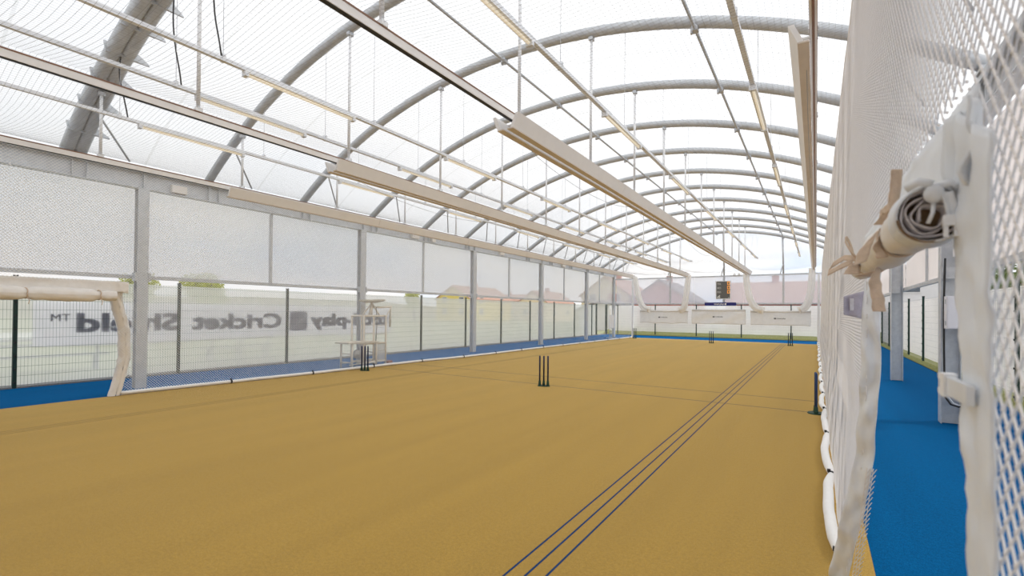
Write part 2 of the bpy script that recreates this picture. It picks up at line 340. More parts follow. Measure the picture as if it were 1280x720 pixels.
# back wall frame
tb=MB().box(XL,XR,YEND-.06,YEND+.06,4.07,4.15).build('wall_beam',STEEL); tag(tb,'horizontal steel beam across the top of the scoreboard wall','beam')
lr=MB().box(XL,XR,YEND-.05,YEND+.05,2.31,2.39).build('cladding_rail',STEEL); tag(lr,'horizontal steel rail across the scoreboard wall above the grey fence posts','rail')
bx=[XL+.1,-8.27,-4.92,-1.65,XR-.1]
for k,(a,b) in enumerate(zip(bx,bx[1:])):
    p=MB().box(a+.03,b-.03,YEND+.06,YEND+.066,2.36,4.1).build('milky_panel',PANELB)
    tag(p,'lilac milky panel of the scoreboard wall, '+['beside the banner side corner','just short of the scoreboard','just past the scoreboard','beside the doorway side corner'][k],'wall panel','scoreboard wall panels')
for k,x in enumerate(bx[1:-1]):
    m=MB().box(x-.05,x+.05,YEND-.05,YEND+.06,2.39,4.07).build('mullion',STEEL); tag(m,'steel mullion of the scoreboard wall, '+['nearest the banner side','behind the scoreboard','nearest the doorway side'][k],'mullion')
    zt=archz(x)-.06; g_=MB().tube([(x,YEND-.02,4.15),(x-.02,YEND-.02,lerp(4.15,zt,.5)),(x-.05,YEND-.06,zt)],.05,8).tube([(x-.16,YEND-.05,4.15),(x-.02,YEND-.05,4.75)],.025,6).build('gable_post',STEELD,None,True)
    tag(g_,'slender steel gable post above the scoreboard wall, '+['nearest the banner side','above the scoreboard','nearest the doorway side'][k],'post','gable posts')
for x,lab in ((-10.78,'slim white post at the banner side end of the scoreboard wall'),(.12,'slim white post beside the side net foot at the scoreboard end')):
    t=empty('white_post',(x,YEND-.2,0),lab,'post'); MB().box(-.06,.06,-.05,.05,0,4.1).build('post_body',RODW,t); MB().box(-.09,.09,-.08,.08,0,.02).build('base_plate',STEEL,t)
# ------------------------------------------------------------------ curtain rails, rods, pelmets
RN=['beside the banner side net','second from the banner side','third from the banner side','beside the doorway side net']
for i,x in enumerate(RAILX):
    z=RAILZ+(.14 if i==3 else 0); ye=31.9
    t=empty('curtain_rail',(x,16,z),'cream curtain rail with brown strip running %s'%RN[i],'curtain rail','lane curtain rails')
    MB().box(-.03,.03,-17,ye-16,.008,.09).build('rail_body',RAILW,t)
    MB().box(-.034,.034,-17,ye-16,.09,.108).build('brown_strip',COPPER,t)
    MB().box(*((-.022,.022) if i<3 else (-.011,.011)),-17,ye-16,0,.008).build('runner_slot',BLACK if i<3 else COPPER,t)
    # pelmet boards
    p=empty('rail_pelmet',(x,5.15,z),'beige sloping pelmet boards along the rail %s'%RN[i],'pelmet','rail pelmets')
    for s in ((-1,1) if i in (1,2) else ((1,) if i==0 else (-1,))):
        mb=MB(); y=0
        while y<ye-5.2:
            y2=min(y+4.1,ye-5.15)
            mb.prism([(s*.155,.03),(s*.075,-.15),(s*.125,-.15),(s*.205,.03)][::s],y,y2-.006); y=y2
        mb.build('pelmet_board',PELM,p)
        MB().prism([(s*.03,-.165),(s*.125,-.165),(s*.125,-.15),(s*.03,-.15)][::s],0,ye-5.15).build('pelmet_lip',PELMD,p)
        mb=MB()
        for k in range(11): mb.box(*sorted((s*.03,s*.16)),.3+2.45*k,.34+2.45*k,.02,.035)
        mb.build('pelmet_bracket',RAILW,p)
    cd=MB(); 
    for k in range(5):
        cd.tube([(-.06,.6+5*k+4.6*q/12,-.165-.22*sin(pi*q/12)**.7) for q in range(13)],.0035,4)
    cd.build('draw_cord',NETC,p)
    for k,y in enumerate(ARCHY[:-1]):
        zt=archz(x)-(.09 if k else .11)
        r=empty('hanger_rod',(x,y,z+.105),'white rod over the rail %s, %s from camera end'%(RN[i],ORD[k]),'hanger rod','curtain rail hanger rods')
        MB().tube([(0,0,.02),(0,0,zt-z-.105)],.024,8).build('rod',RODW,r,True)
        MB().box(-.045,.045,-.04,.04,0,.05).build('rail_clamp',RODW,r)
        MB().box(-.04,.04,-.05,.05,zt-z-.105-.06,zt-z-.105).build('arch_clamp',STEELD,r)
# ------------------------------------------------------------------ light tracks and tube lights
TN=['nearest the banner side','second from banner side','third from banner side','second from doorway side','nearest the doorway side']
for i,x in enumerate(TRACKX):
    z=4.87
    t=empty('light_track',(x,16,z),'pale grey lighting trunking hung on wires, %s'%TN[i],'light track','lighting tracks')
    MB().box(-.03,.03,-17,14.2,0,.05).build('trunking',TRUNK,t)
    for y in ARCHY[:-1]:
        MB().tube([(0,y-16,.05),(0,y-16,archz(x)-z-.08)],.004,5).build('hanging_wire',STEELD,t)
        MB().box(-.036,.036,y-16-.02,y-16+.02,-.004,.09).build('wire_bracket',TRUNK,t)
    st=.45 if i<3 else 2.95
    y=3.3 if i<3 else (2.95 if i==3 else 3.2)
    starts=([-.85] if i<3 else [])+[y+4.05*k for k in range(7)]
    for k,ys in enumerate(starts):
        if ys+1.75>30.3: continue
        L_=empty('tube_light',(x,ys,z),'tube light on the trunking %s, %s from the camera end'%(TN[i],ORD[k]),'tube light','tube lights')
        MB().box(-.045,.045,0,1.78,-.03,0).build('light_housing',RODW,L_)
        MB().tube([(0,.05,-.045),(0,1.73,-.045)],.019,10).build('fluorescent_tube',TUBE,L_,True)
        for yy in (0,1.73): MB().box(-.045,.045,yy,yy+.05,-.075,-.03).build('end_cap',TRUNK,L_)
for i,(x,y) in enumerate(((-9.8,3.09),(-7.73,3.04),(-6.4,2.95))):
    ztop=archz(x)-.1; pts=[]
    for q in range(15):
        v=q/14; pts.append((x+.02*sin(v*9+i),y-.09*(1-v)**2*0+.03*sin(v*7+i)*v+(.07*(v-.25)/.75 if v>.25 else -.06*(.25-v)/.25+0)*-1,lerp(4.93,ztop,v)))
    c=MB().tube(pts,.011,6).build('power_cable',BLACK,None,True)
    tag(c,'black power cable dropping to the lighting trunking %s'%TN[i],'cable','power cables')
# ------------------------------------------------------------------ nets
def strand(mb,pts,r):
    mb.tube(pts,r,3,False)
def diamond(mb,y0,y1,z0,z1,py,pz,f,r,step,keep=None,near=None):
    s=pz/py; span=(z1-z0)/s
    for sg in (1,-1):
        k0=int((y0-span)/py)-1; k1=int((y1+span)/py)+1
        for k in range(k0,k1+1):
            c=k*py           # y at z0 (sg=+1) or at z1 (sg=-1)
            ya=max(y0,c); yb=min(y1,c+span)
            if yb-ya<1e-6: continue
            Ln=(yb-ya)*math.hypot(1,s); st=step(ya) if callable(step) else step
            n=max(1,int(Ln/st)); run=[]; rd=r((ya+yb)/2) if callable(r) else r
            for q in range(n+1):
                y=lerp(ya,yb,q/n); z=z0+(y-c)*s
                if sg<0: z=z1-(y-c)*s
                if keep is None or keep(y,z): run.append(f(y,z))
                else:
                    if len(run)>1: strand(mb,run,rd)
                    run=[]
            if len(run)>1: strand(mb,run,rd)
# banner side net
def fL(y,z):
    b=lbx(y); t=z/4.3
    return (lerp(b,RAILX[0],t)+.05*sin(y*1.1)*sin(pi*t)*.6,y,z)
DL=(-3,3.50,2.10)      # doorway in the banner side net: up to y, up to z
nl=empty('side_net',(-11,16,0),'white diamond mesh safety net hung along the banner side walkway','net')
def rel(m,t): 
    P=t.location; m.v=[(a-P[0],b-P[1],c-P[2]) for a,b,c in m.v]; return m
mb=MB(); diamond(mb,-1.,32.2,.03,4.30,.05,.05,fL,lambda y:pl([(5,.0032),(10,.0027),(15,.0014),(22,.0008)],y),.42,lambda y,z: not (y<DL[1] and z<DL[2]))
rel(mb,nl).build('net_mesh',NETL,nl)
pts=[]; y=3.62
while y<32.2: pts.append((lbx(y)+.03,y,.048+.006*noise.noise(Vector((y*2,0,3))))); y+=.1
rel(MB().tube(pts,.036,10),nl).build('padded_hem',HEM,nl,True)
for k in range(14):
    y=5.62+2.0*k; rel(MB().tube([(lbx(y)+.03,y-.018,.05),(lbx(y)+.03,y+.018,.05)],.045,10).box(lbx(y)+.02,lbx(y)+.05,y-.01,y+.01,.085,.12),nl).build('cable_tie',BLACK,nl)
rel(MB().tube([fL(-1+.5*i,4.30) for i in range(67)],.006,5),nl).build('head_rope',NETL,nl)
def ribbon(mb,path,wdir,w,amp,seed,nv=10,nu=None,norm=None,freq=9.):
    """crumpled fabric strip: path of points, width direction, width"""
    path=[Vector(p) for p in path]; nu=nu or (len(path)*8); wdir=Vector(wdir).normalized()
    def at(u):
        f=u*(len(path)-1); i=min(int(f),len(path)-2); return path[i].lerp(path[i+1],f-i)
    nn=Vector(norm).normalized() if norm else Vector((1,0,0))
    def fn(u,v):
        p=at(u); q=p+wdir*((v-.5)*w)
        d=noise.noise(Vector((q.x*3+seed,q.y*freq,q.z*freq+v*4)))+.5*noise.noise(Vector((seed,q.y*freq*2.4,q.z*freq*2.4)))
        e=noise.noise(Vector((seed+9,u*12,v*2)))
        return q+nn*(amp*d)+wdir*(amp*.6*e*(1 if v>.5 else -1)*abs(v-.5)*2)
    return mb.grid(fn,nu,nv)
# jamb strip and header of the doorway on the banner side
mb=MB(); jp=[(-11.1,3.44,2.16),(-11.18,3.46,1.85),(-11.28,3.62,1.3),(-11.36,3.66,.75),(-11.40,3.60,.35),(-11.40,3.52,.01)]
mb.grid(lambda u,v:(lambda p,a:(p[0]+.085*cos(a)+.012*noise.noise(Vector((a*2,p[2]*16,1))),p[1]+.098*sin(a)+.020*noise.noise(Vector((a*1.5,p[2]*13+a*3,4))),p[2]))(tuple(lerp(jp[min(int(u*5),4)][k],jp[min(int(u*5),4)+1][k],u*5-min(int(u*5),4)) for k in range(3)),2*pi*v),60,16)
rel(mb,nl).build('jamb_sleeve',CANVASD,nl,True)
mb=MB(); ribbon(mb,[(-11.02,-1,2.10),(-11.02,1,2.105),(-11.02,3.42,2.10),(-11.02,3.60,2.09)],(0,0,1),.21,.02,3,6,90)
rel(mb,nl).build('header_strip',CANVASD,nl,True,.006)
fp=empty('rolled_door_flap',(-10.98,1.3,1.955),'cream door flap rolled up and tied under the header of the banner side doorway','door flap')
mb=MB()
def lroll(u,v):
    y=lerp(-2.3,2.1,u); a=2*pi*v
    pin=1-.28*math.exp(-((y-(-.05+.95))/.06)**2)-.28*math.exp(-((y+.55-.0)/.07)**2)-.35*math.exp(-((y-1.85)/.07)**2)
    tp=1-.25*max(0,(y-1.75)/.35)
    r=(.112+.014*noise.noise(Vector((a*1.3,y*4,2)))+.012*noise.noise(Vector((cos(a)*2+y*9,sin(a)*2,y*3))))*pin*tp
    return (r*cos(a)*.9,y,r*sin(a)*1.02-.03*u)
mb.grid(lroll,110,20); mb.build('rolled_fabric',CANVASD,fp,True)
for y in (.9,-.55,1.85):
    MB().tube([(.085*cos(q*pi/8),y+.01*sin(q),.088*sin(q*pi/8)-.02) for q in range(17)],.008,5).tube([(.07,y,-.08),(.085,y+.03,-.14),(.08,y+.02,-.2)],.006,5).build('tie_cord',STRAP,fp,True)
# doorway side net (next to the camera)
def fR(y,z):
    w=(.003*sin(2.3*y+1.7*z)+.0015*sin(5.1*y-2.1*z+1))*(1 if y<8 else .5)
    gather=.006*noise.noise(Vector((y*2.2,z*1.2,5)))*max(0,1.6-z)*(1 if y>1.5 else 0)
    return (pl([(0,.15),(1.0,.213),(2,.222),(4.5,.265)],z)+w+gather,y,z)
D0,D1,DZ=1.10,2.98,2.06
def jy(z):        # far edge of the doorway leans away near the ground
    return 2.98 if z>1.45 else 2.98+.62*((1.45-z)/1.45)**1.3
nr=empty('side_net',(.2,16,0),'white knotted diamond mesh net beside the camera, cut by the open doorway','net')
mb=MB(); diamond(mb,.35,32.2,.05,4.5,.038,.042,fR,.0020,lambda y:.11 if y<3.6 else .4,lambda y,z: not (D0-.06<y<jy(z)+.0 and z<DZ))
# knots on the close part
for i in range(0,40):
    for j in range(0,211):
        y=.342+i*.038+(j%2)*.019; z=.05+j*.021
        if D0-.06<y<jy(z) and z<DZ: continue
        p=Vector(fR(y,z)); r=.0035; b=len(mb.v)
        mb.v+=[tuple(p+Vector(d)*r) for d in ((1,0,0),(-1,0,0),(0,1,0),(0,-1,0),(0,0,1.3),(0,0,-1.3))]
        mb.f+=[(b+a_,b+c_,b+e_) for a_,c_,e_ in ((0,2,4),(2,1,4),(1,3,4),(3,0,4),(2,0,5),(1,2,5),(3,1,5),(0,3,5))]
rel(mb,nr).build('net_mesh',NETW,nr)
rel(MB().tube([fR(.35+.5*i,4.5) for i in range(64)],.008,6),nr).build('head_rope',NETW,nr)
# padded foot rolls
y=3.95; k=0
rr=random.Random(3)
pts=[];rs=[]
while y<32.1:
    ln=1.98+rr.uniform(-.06,.06); sag=rr.uniform(.02,.06)
    n=14; P=[];S=[]
    for q in range(n+1):
        u=q/n; yy=y+ln*u; e=min(u,1-u)
        P.append((.135-sag*sin(pi*u)+.02*noise.noise(Vector((yy*1.7,1,0))),yy,.05+.012*sin(pi*u*2)*.3))
        S.append(.042*(.62+.38*min(1,e/.12)))
    rel(MB().tube(P,.04,12,True,S),nr).build('padded_hem',HEM,nr,True)
    rel(MB().tube([(.135,y-.018,.052),(.135,y+.018,.052)],.031,10).box(.10,.13,y-.008,y+.008,.07,.10),nr).build('cable_tie',BLACK,nr)
    y+=ln; k+=1
# far jamb strip of the doorway (wavy hem), header, near jamb strip
def jedge(z): return Vector(fR(jy(z),z))
mb=MB()
def fj(u,v):
    z=lerp(2.0,.015,u); e=jedge(z); w=.085+.055*u
    wob=noise.noise(Vector((u*7,1.5,v*.6))); wob2=noise.noise(Vector((u*16,7.,v*2)))
    bulge=.0 if u<.45 else .05*sin((u-.45)/.55*pi*1.6)
    return (e.x+.018+(v-.5)*(w*.62)-.05*u*u+.018*wob+.010*wob2,e.y+.03+(v-.5)*-.10+(.05+.05*u)*wob+.03*wob2-bulge,z)
mb.grid(fj,90,10); rel(mb,nr).build('jamb_strip',PVC,nr,True,.004)
mb=MB()       # loose net edge beside the wavy strip
for c in range(4):
    for z0 in range(0,25):
        z=.04+z0*.034; u=1-z/2.0
        e=jedge(z); e2=jedge(z+.034)
        if c<3:
            q=Vector((e.x+.012+.013*c+.012*u,e.y-.06,z)); q2=Vector((e2.x+.012+.013*(c+(1 if z0%2 else 0))+.012*u,e2.y-.06,z+.034)); strand(mb,[q,q2],.0024)
            q3=Vector((e2.x+.012+.013*(c+(0 if z0%2 else 1))+.012*u,e2.y-.06,z+.034)); strand(mb,[q,q3],.0024)
rel(mb,nr).build('frayed_net_edge',NETW,nr)
mb=MB(); ribbon(mb,[(.215,1.04,2.0),(.215,1.6,2.03),(.215,2.3,2.035),(.212,3.06,2.03)],(0,0,1),.13,.006,6,8,70)
rel(mb,nr).build('header_strip',PVC,nr,True,.004)
mb=MB()
def nj(u,v):
    z=lerp(2.05-.10*v,.0,u); y=lerp(pl([(1.2,1.02),(1.8,1.12)],z),pl([(1.2,.90),(1.8,.925)],z),v)+.010*noise.noise(Vector((z*6,v,2)))*(1 if v<.5 else .3)
    return (.207+.006*noise.noise(Vector((z*9,v*3,8)))+.007*noise.noise(Vector((z*24,v*4,3))),y,z)
mb.grid(nj,120,10); rel(mb,nr).build('jamb_strip',PVC,nr,True,.004)
mb=MB()      # folded corner of the header fabric
mb.grid(lambda u,v:(.20+.03*sin(u*pi)+.02*noise.noise(Vector((u*3,v*3,1))),lerp(1.17,1.0,u)+.02*v,lerp(2.055,1.90,v)-.02*u*(1-v)),16,14)
rel(mb,nr).build('folded_corner',PVC,nr,True,.005)
# clip strap on the near jamb
mb=MB().box(.190,.200,.97,1.10,1.555,1.585).build('strap_clip',PVC); tag(mb,'white webbing strap with clip end on the near doorway jamb strip','strap')
pr=MB().box(.186,.204,1.095,1.125,1.550,1.590).box(.186,.204,1.125,1.14,1.552,1.562).box(.186,.204,1.125,1.14,1.578,1.588).build('clip_end',RODW,mb)
# lilac tag on the net
t=empty('net_tag',(.168,3.1,1.75),'lilac grey square tag fixed to the net beyond the doorway','tag')
mb=MB(); mb.grid(lambda u,v:(lerp(-.045,.045,u),.012*sin(u*7)+.06*(u-.5)-.02,lerp(-.07+.012*(1-u)*2-.01,.07-.03*(1-u),v)),14,10); mb.build('tag_cloth',TAGM,t,True,.003)
mb=MB(); mb.grid(lambda u,v:(lerp(-.018,.010,u),-.026+.02*(u-.5),lerp(-.035,.03,v)),2,2); mb.build('tag_print',TAGP,t,False,.003)
fr=MB()
for q in range(9):
    fr.tube([(.045,.01,-.065+.015*q),(.056+.006*(q%2),.02,-.068+.015*q)],.0022,4)
fr.build('frayed_edge',PRINTD,t)
# rolled flap of the doorway beside the camera
rf=empty('rolled_door_flap',(.172,1.12,1.872),'white net door flap rolled and tied under the doorway header beside the camera','door flap')
mb=MB()
def rr_(u,v):
    y=1.62*u; a=2*pi*v
    pin=1-.16*math.exp(-((y-.33)/.06)**2)-.22*math.exp(-((y-1.2)/.08)**2)+.15*math.exp(-((y-.62)/.16)**2)
    tp=1-.30*max(0,(u-.9)/.1)
    r=(.050+.0035*noise.noise(Vector((cos(a)*2,sin(a)*2,y*7))))*pin*tp
    return (r*cos(a),y,r*sin(a)+.03*u)
mb.grid(rr_,70,24); mb.build('rolled_fabric',CANVASD,rf,True)
# spiral end: wound layers
mb=MB(); n=150
for sgn in (0,):
    P=[]
    for q in range(n+1):
        a=2*pi*3.6*q/n; r=.047-.031*q/n+.002*sin(a*3+q*.1); P.append((r*cos(a),r*sin(a)))
    b=len(mb.v)
    for (x,z) in P: mb.v+=[(x,-.004+.006*noise.noise(Vector((x*60,z*60,0))),z),(x,.12,z)]
    for q in range(n): mb.f.append((b+2*q,b+2*q+1,b+2*q+3,b+2*q+2))
mb.build('wound_layers',ROLLIN,rf,True,.003)
mb=MB(); mb.tube([(0,.035,0),(0,.045,0)],.046,20); mb.build('roll_liner',ROLLBR,rf)
mb=MB(); mb.grid(lambda u,v:((.049+.006*v)*cos(2*pi*u+.2),-.012+.05*v+.004*sin(u*14),(.049+.006*v)*sin(2*pi*u+.2)),40,4); mb.build('outer_wrap',PVC,rf,True,.004)
mb=MB(); mb.grid(lambda u,v:((.0478)*cos(pi+pi*u*.95+.1),-.015+.05*v,-.002+(.0478)*sin(pi+pi*u*.95+.1)),24,3); mb.build('brown_edge',ROLLBR,rf,True,.003)
# end cord and buckle
MB().sph((.002,-.02,.034),.015,.012,.017,12,8).tube([(.0,-.02,.05),(-.018,-.02,.058),(-.035,-.01,.05)],.008,8).tube([(.008,-.02,.045),(.024,-.018,.05),(.04,-.01,.04)],.007,8).build('cord_knot',PVC,rf,True)
MB().tube([(.002,-.018,.02),(.0,-.022,.0),(-.006,-.02,-.018)],.0035,6).build('inner_cord',PVC,rf,True)
bk=MB(); bk.grid(lambda u,v:(lerp(.010,.026,u)+.010*v,-.028+.004*sin(pi*u),lerp(.034,-.014,v)),4,8); bk.build('buckle_strap',PVC,rf,True,.003)
bk=MB().box(.012,.044,-.036,-.024,-.026,-.008)
for x in (.013,.026,.039): bk.box(x-.0,x+.006,-.034,-.027,-.045,-.026)
bk.build('side_release_buckle',RODW,rf)
# beige ties
def strapgrid(path,w,wd,seed,part='tie_strap'):
    mb=MB(); path=[Vector(p) for p in path]; wd=[Vector(q).normalized() for q in (wd if isinstance(wd,list) else [wd]*len(path))]
    def fn(u,v):
        f=u*(len(path)-1); i=min(int(f),len(path)-2); p=path[i].lerp(path[i+1],f-i); d=wd[i].lerp(wd[i+1],f-i)
        return p+d*((v-.5)*w)+Vector((.003,.003,0))*noise.noise(Vector((u*6,v*2,seed)))
    mb.grid(fn,10*len(path),4); return mb.build(part,STRAP,rf,True,.002)
strapgrid([(-.012,.31,.165),(-.014,.315,.12),(-.02,.32,.075),(-.045,.33,.04)],.024,(1,.5,0),1)
strapgrid([(.048*cos(q*pi/10+.2),.33+.004*sin(q),.046*sin(q*pi/10+.2)+.006) for q in range(21)],.03,(0,1,0),2,'tie_band')
strapgrid([(-.028,.29,.075),(-.038,.33,.068),(-.04,.36,.066)],.020,(0,.3,1),12)
strapgrid([(-.042,.30,.022),(-.058,.27,.008),(-.074,.25,-.02),(-.088,.235,-.062)],.030,[(.2,1,.2),(.4,.6,.5),(.8,.1,.5),(.9,0,.4)],3)
strapgrid([(-.04,.31,.015),(-.05,.30,-.018),(-.04,.29,-.045)],.022,[(.2,1,.2),(.8,.6,0),(.9,.1,.2)],4)
strapgrid([(-.02,.62,-.04),(-.03,.60,-.08),(-.025,.59,-.125),(-.02,.58,-.17)],.03,[(.4,1,.1),(.9,.4,0),(.9,.1,.1),(1,0,0)],5)
y=1.2
strapgrid([(.043*cos(q*pi/10),y+.004*sin(q),.042*sin(q*pi/10)+.024) for q in range(21)],.05,(0,1,0),6,'tie_band')
strapgrid([(-.04,y,.05),(-.06,y-.04,.075),(-.075,y-.03,.11),(-.07,y,.135),(-.055,y+.02,.10),(-.05,y,.06)],.026,(.3,1,.2),7)
strapgrid([(-.04,y,.045),(-.075,y+.05,.055),(-.115,y+.08,.03),(-.13,y+.06,-.005),(-.10,y+.02,.01),(-.05,y,.035)],.026,(.2,.4,1),8)
strapgrid([(-.04,y-.25,.02),(-.06,y-.3,-.01),(-.07,y-.33,-.04)],.05,[(.2,1,.2),(.7,.7,0),(.9,.3,0)],9)
strapgrid([(.02,y-.5,-.03),(-.02,y-.52,-.05),(-.05,y-.5,-.06)],.06,[(0,1,.2),(.4,.8,0),(.6,.6,0)],10)
# ceiling net
cn=empty('ceiling_net',(CX,16,4.4),'fine square mesh net between the curtain rails, cords darkened against the bright roof','net')
XS=[-10.65,-7.05,-3.45,.25]
def cz(x,y):
    for a,b in zip(XS,XS[1:]):
        if a<=x<=b:
            u=(x-a)/(b-a); return 4.41+(.10*(b>0)*u)-.20*4*u*(1-u)*(.8+.2*sin(y*.9))
    return 4.45
mb=MB(); P=cn.location
y=-.6
while y<31.9:
    strand(mb,[(x-P[0],y-P[1]+.02*sin(x*2),cz(x,y)-P[2]) for x in [XS[0]+(XS[-1]-XS[0])*q/24 for q in range(25)]],max(.0007,.00125-.00007*max(0,y-4))); y+=.052+.003*max(0,y-8)
x=XS[0]
while x<XS[-1]:
    strand(mb,[(x-P[0],yy-P[1],cz(x,yy)-P[2]) for yy in [-.6+32.5*q/20 for q in range(21)]],.0010); x+=.054
mb.build('net_mesh',NETC,cn)
# ------------------------------------------------------------------ stumps
def stumps(x,y,rz,label,blue=False,h=.70):
    t=empty('cricket_stumps',(x,y,0),label,'stumps','stump sets',rz=rz)
    mb=MB()
    n=28
    b=len(mb.v)
    for zz in (0,.012,.02):
        for j in range(n):
            a=2*pi*j/n; k_=1 if zz<.015 else .93
            mb.v.append((.145*k_*cos(a),(.125 if blue else .07)*k_*sin(a),zz))
    for r_ in range(2):
        for j in range(n): mb.f.append((b+r_*n+j,b+r_*n+(j+1)%n,b+(r_+1)*n+(j+1)%n,b+(r_+1)*n+j))
    mb.f.append(tuple(b+2*n+j for j in range(n)))
    mb.build('rubber_base',RUBG,t)
    for dx in (-.095,0,.095):
        s=MB().tube([(dx,0,.10),(dx,0,h-.02),(dx,0,h-.008),(dx,0,h)],.019,12,True,[.019,.019,.017,.011]).build('stump',NAVYL if blue else NAVY,t,True)
        MB().tube([(dx,0,.018),(dx,0,.05),(dx,0,.12),(dx,0,.13)],.03,12,True,[.036,.031,.026,.021]).build('spring_socket',RUBG,s,True)
    return t
stumps(-10.72,8.98,.35,'navy stumps on green base in front of the cream metal stand')
stumps(-5.25,9.52,.35,'navy stumps on green base standing alone mid floor on the crease line')
stumps(.0,9.66,pi/2+.06,'blue stumps seen end on beside the foot of the camera side net',True)
stumps(-10.30,31.3,.2,'far navy stumps below the hanging curtain at the banner side corner')
stumps(-5.12,29.4,.2,'far navy stumps below the middle canvas backstop')
stumps(-1.18,29.9,.15,'far navy stumps near the end of the three blue lane lines')
# ------------------------------------------------------------------ cream metal stand behind the net
t=empty('feeder_stand',(-11.62,9.8,0),'cream tubular metal stand with bench, tall frame and tilted top tray','metal stand')
def rl_(m): return rel(m,t)
r=.029
for x in (-11.36,-11.86):
    for y in (9.05,9.95): rl_(MB().tube([(x,y,0),(x,y,.72)],r,8)).build('leg',CREAMM,t,True)
    rl_(MB().tube([(x,9.05,.12),(x,9.95,.12)],.017,8)).build('rung',CREAMM,t,True)
for y in (9.05,9.95):
    for z in (.17,.42): rl_(MB().tube([(-11.36,y,z),(-11.86,y,z)],.017,8)).build('rung',CREAMM,t,True)
rl_(MB().box(-11.92,-11.30,8.88,10.0,.72,.755)).build('bench_top',TRAYM,t)
m=MB()
for q in range(9): m.box(-11.90+.066*q,-11.865+.066*q,8.9,9.98,.755,.765)
rl_(m).build('bench_slats',CREAMM,t)
for x in (-11.40,-11.95):
    for y in (9.5,10.36):
        rl_(MB().tube([(x,y,0),(x,y,1.54)],.031,8)).build('upright',CREAMM,t,True)
        rl_(MB().tube([(x,y-.06,.02),(x,y+.06,.02)],.03,8)).build('foot',CREAMM,t,True)
    for z in (.14,.70,1.54): rl_(MB().tube([(x,9.5,z),(x,10.36,z)],.03,8)).build('cross_bar',CREAMM,t,True)
    for z in (.47,.98,1.24): rl_(MB().tube([(x,9.86,z),(x,10.36,z)],.010,6)).build('thin_rung',TRAYM,t,True)
    rl_(MB().tube([(x,9.86,.1),(x,9.86,1.54)],.018,8)).build('upright',CREAMM,t,True)
for z in (.14,.70,1.54):
    for y in (9.5,10.36): rl_(MB().tube([(-11.40,y,z),(-11.95,y,z)],.02,8)).build('cross_bar',CREAMM,t,True)
rl_(MB().box(-11.41,-11.405,9.88,10.34,.16,.69)).build('clear_guard',CLEARP,t)
rl_(MB().tube([(-11.6,9.9,1.54),(-11.64,10.0,1.95)],.05,10,True,[.07,.035]).tube([(-11.75,9.72,1.54),(-11.66,9.98,1.9)],.022,8).tube([(-11.5,10.2,1.54),(-11.63,10.02,1.9)],.022,8)).build('neck',CREAMM,t,True)
m=MB(); m.grid(lambda u,v:(-11.62+.30*v*cos(2*pi*u),10.0+.46*v*sin(2*pi*u),1.96+.07*v*v+.02*v*sin(2*pi*u)),28,6); rl_(m).build('top_tray',TRAYM,t,True,.05)
rl_(MB().tube([(-11.64,10.0,1.80),(-11.55,10.72,1.83)],.032,8)).build('arm',CREAMM,t,True)
rl_(MB().tube([(-11.55,10.68,1.83),(-11.55,10.66,1.18)],.032,8)).build('drop_bar',TRAYM,t,True)
rl_(MB().tube([(-11.40,10.36,1.50),(-11.55,10.70,1.82)],.016,8)).build('diagonal_brace',CREAMM,t,True)
ch=MB(); 
for q in range(44): 
    z=1.78-.038*q; ch.obox((-11.42+.008*sin(q*.2)-11.62+11.62,9.98+.03*sin(q*.11),z),Vector((1,0,0)),Vector((0,1,0)),Vector((0,0,1)),.006 if q%2 else .012,.012 if q%2 else .006,.021)
rl_(ch).build('hanging_chain',PRINTD,t)
rl_(MB().tube([(-11.5,9.32,.40),(-11.42,9.32,.40)],.14,16).tube([(-11.43,9.32,.40),(-11.40,9.32,.40)],.06,12)).build('drive_wheel',STEELD,t,True)
rl_(MB().box(-11.5,-11.3,10.40,10.56,.02,.13)).build('red_block',BRICK,t)
# ------------------------------------------------------------------ canvas backstops and drapes at the far end
SC=[(-10.13,-6.96,1.86,1.075,'canvas backstop between its two curtain bundles at the banner side'),(-6.74,-3.60,1.93,1.07,'middle canvas backstop under the navy sign, with diagonal creases'),(-3.35,-.24,1.87,1.07,'canvas backstop between its two curtain bundles at the doorway side')]
for i,(x0,x1,z1,z0,lab) in enumerate(SC):
    t=empty('canvas_backstop',((x0+x1)/2,31.9,z1),'cream '+lab,'backstop','canvas backstops'); w=(x1-x0)/2; h=z1-z0
    def sc(u,v):
        x=lerp(-w,w,u); d=.02*noise.noise(Vector((x*1.5,v*2,i*5)))+ (.05*sin((x*1.2+v*2.2)*2.6)*(.3+v) if i==1 else .03*sin(x*2.3+i)*v)
        zb=-h-(.05*sin(x*2.1+i*2)*noise.noise(Vector((x,i,0)))*2*v if i!=1 else 0)
        return (x*(1-.015*v*(i!=1)),d-.03,lerp(0,zb,v))
    mb=MB(); mb.grid(sc,48,14); mb.build('canvas_sheet',CANVAS,t,True,.008)
    MB().tube([(-w,-.03,.015),(w,-.03,.015)],.045,10).build('top_sleeve',CANVAS,t,True)
    MB().box(-w,w,-.06,-.045,-.05,-.035).build('stitched_seam',PELMD,t)
    tx=MB(); put_text(tx,'total-play',(0,-.125,-.45),(1,0,0),(0,0,1),-.14,.30,0,.085,.03); tx.box(-.30,-.18,-.13,-.125,-.445,-.37)
    tx.build('printed_mark',PRINTD,t)
for k in range(2):
    x=-6.6+2.86*k
    r_=MB().tube([(x,31.9,2.0),(x,31.9,4.2)],.006,6).build('support_wire',NETW); tag(r_,'thin white wire holding up the middle canvas backstop, '+['banner side end','doorway side end'][k],'wire')
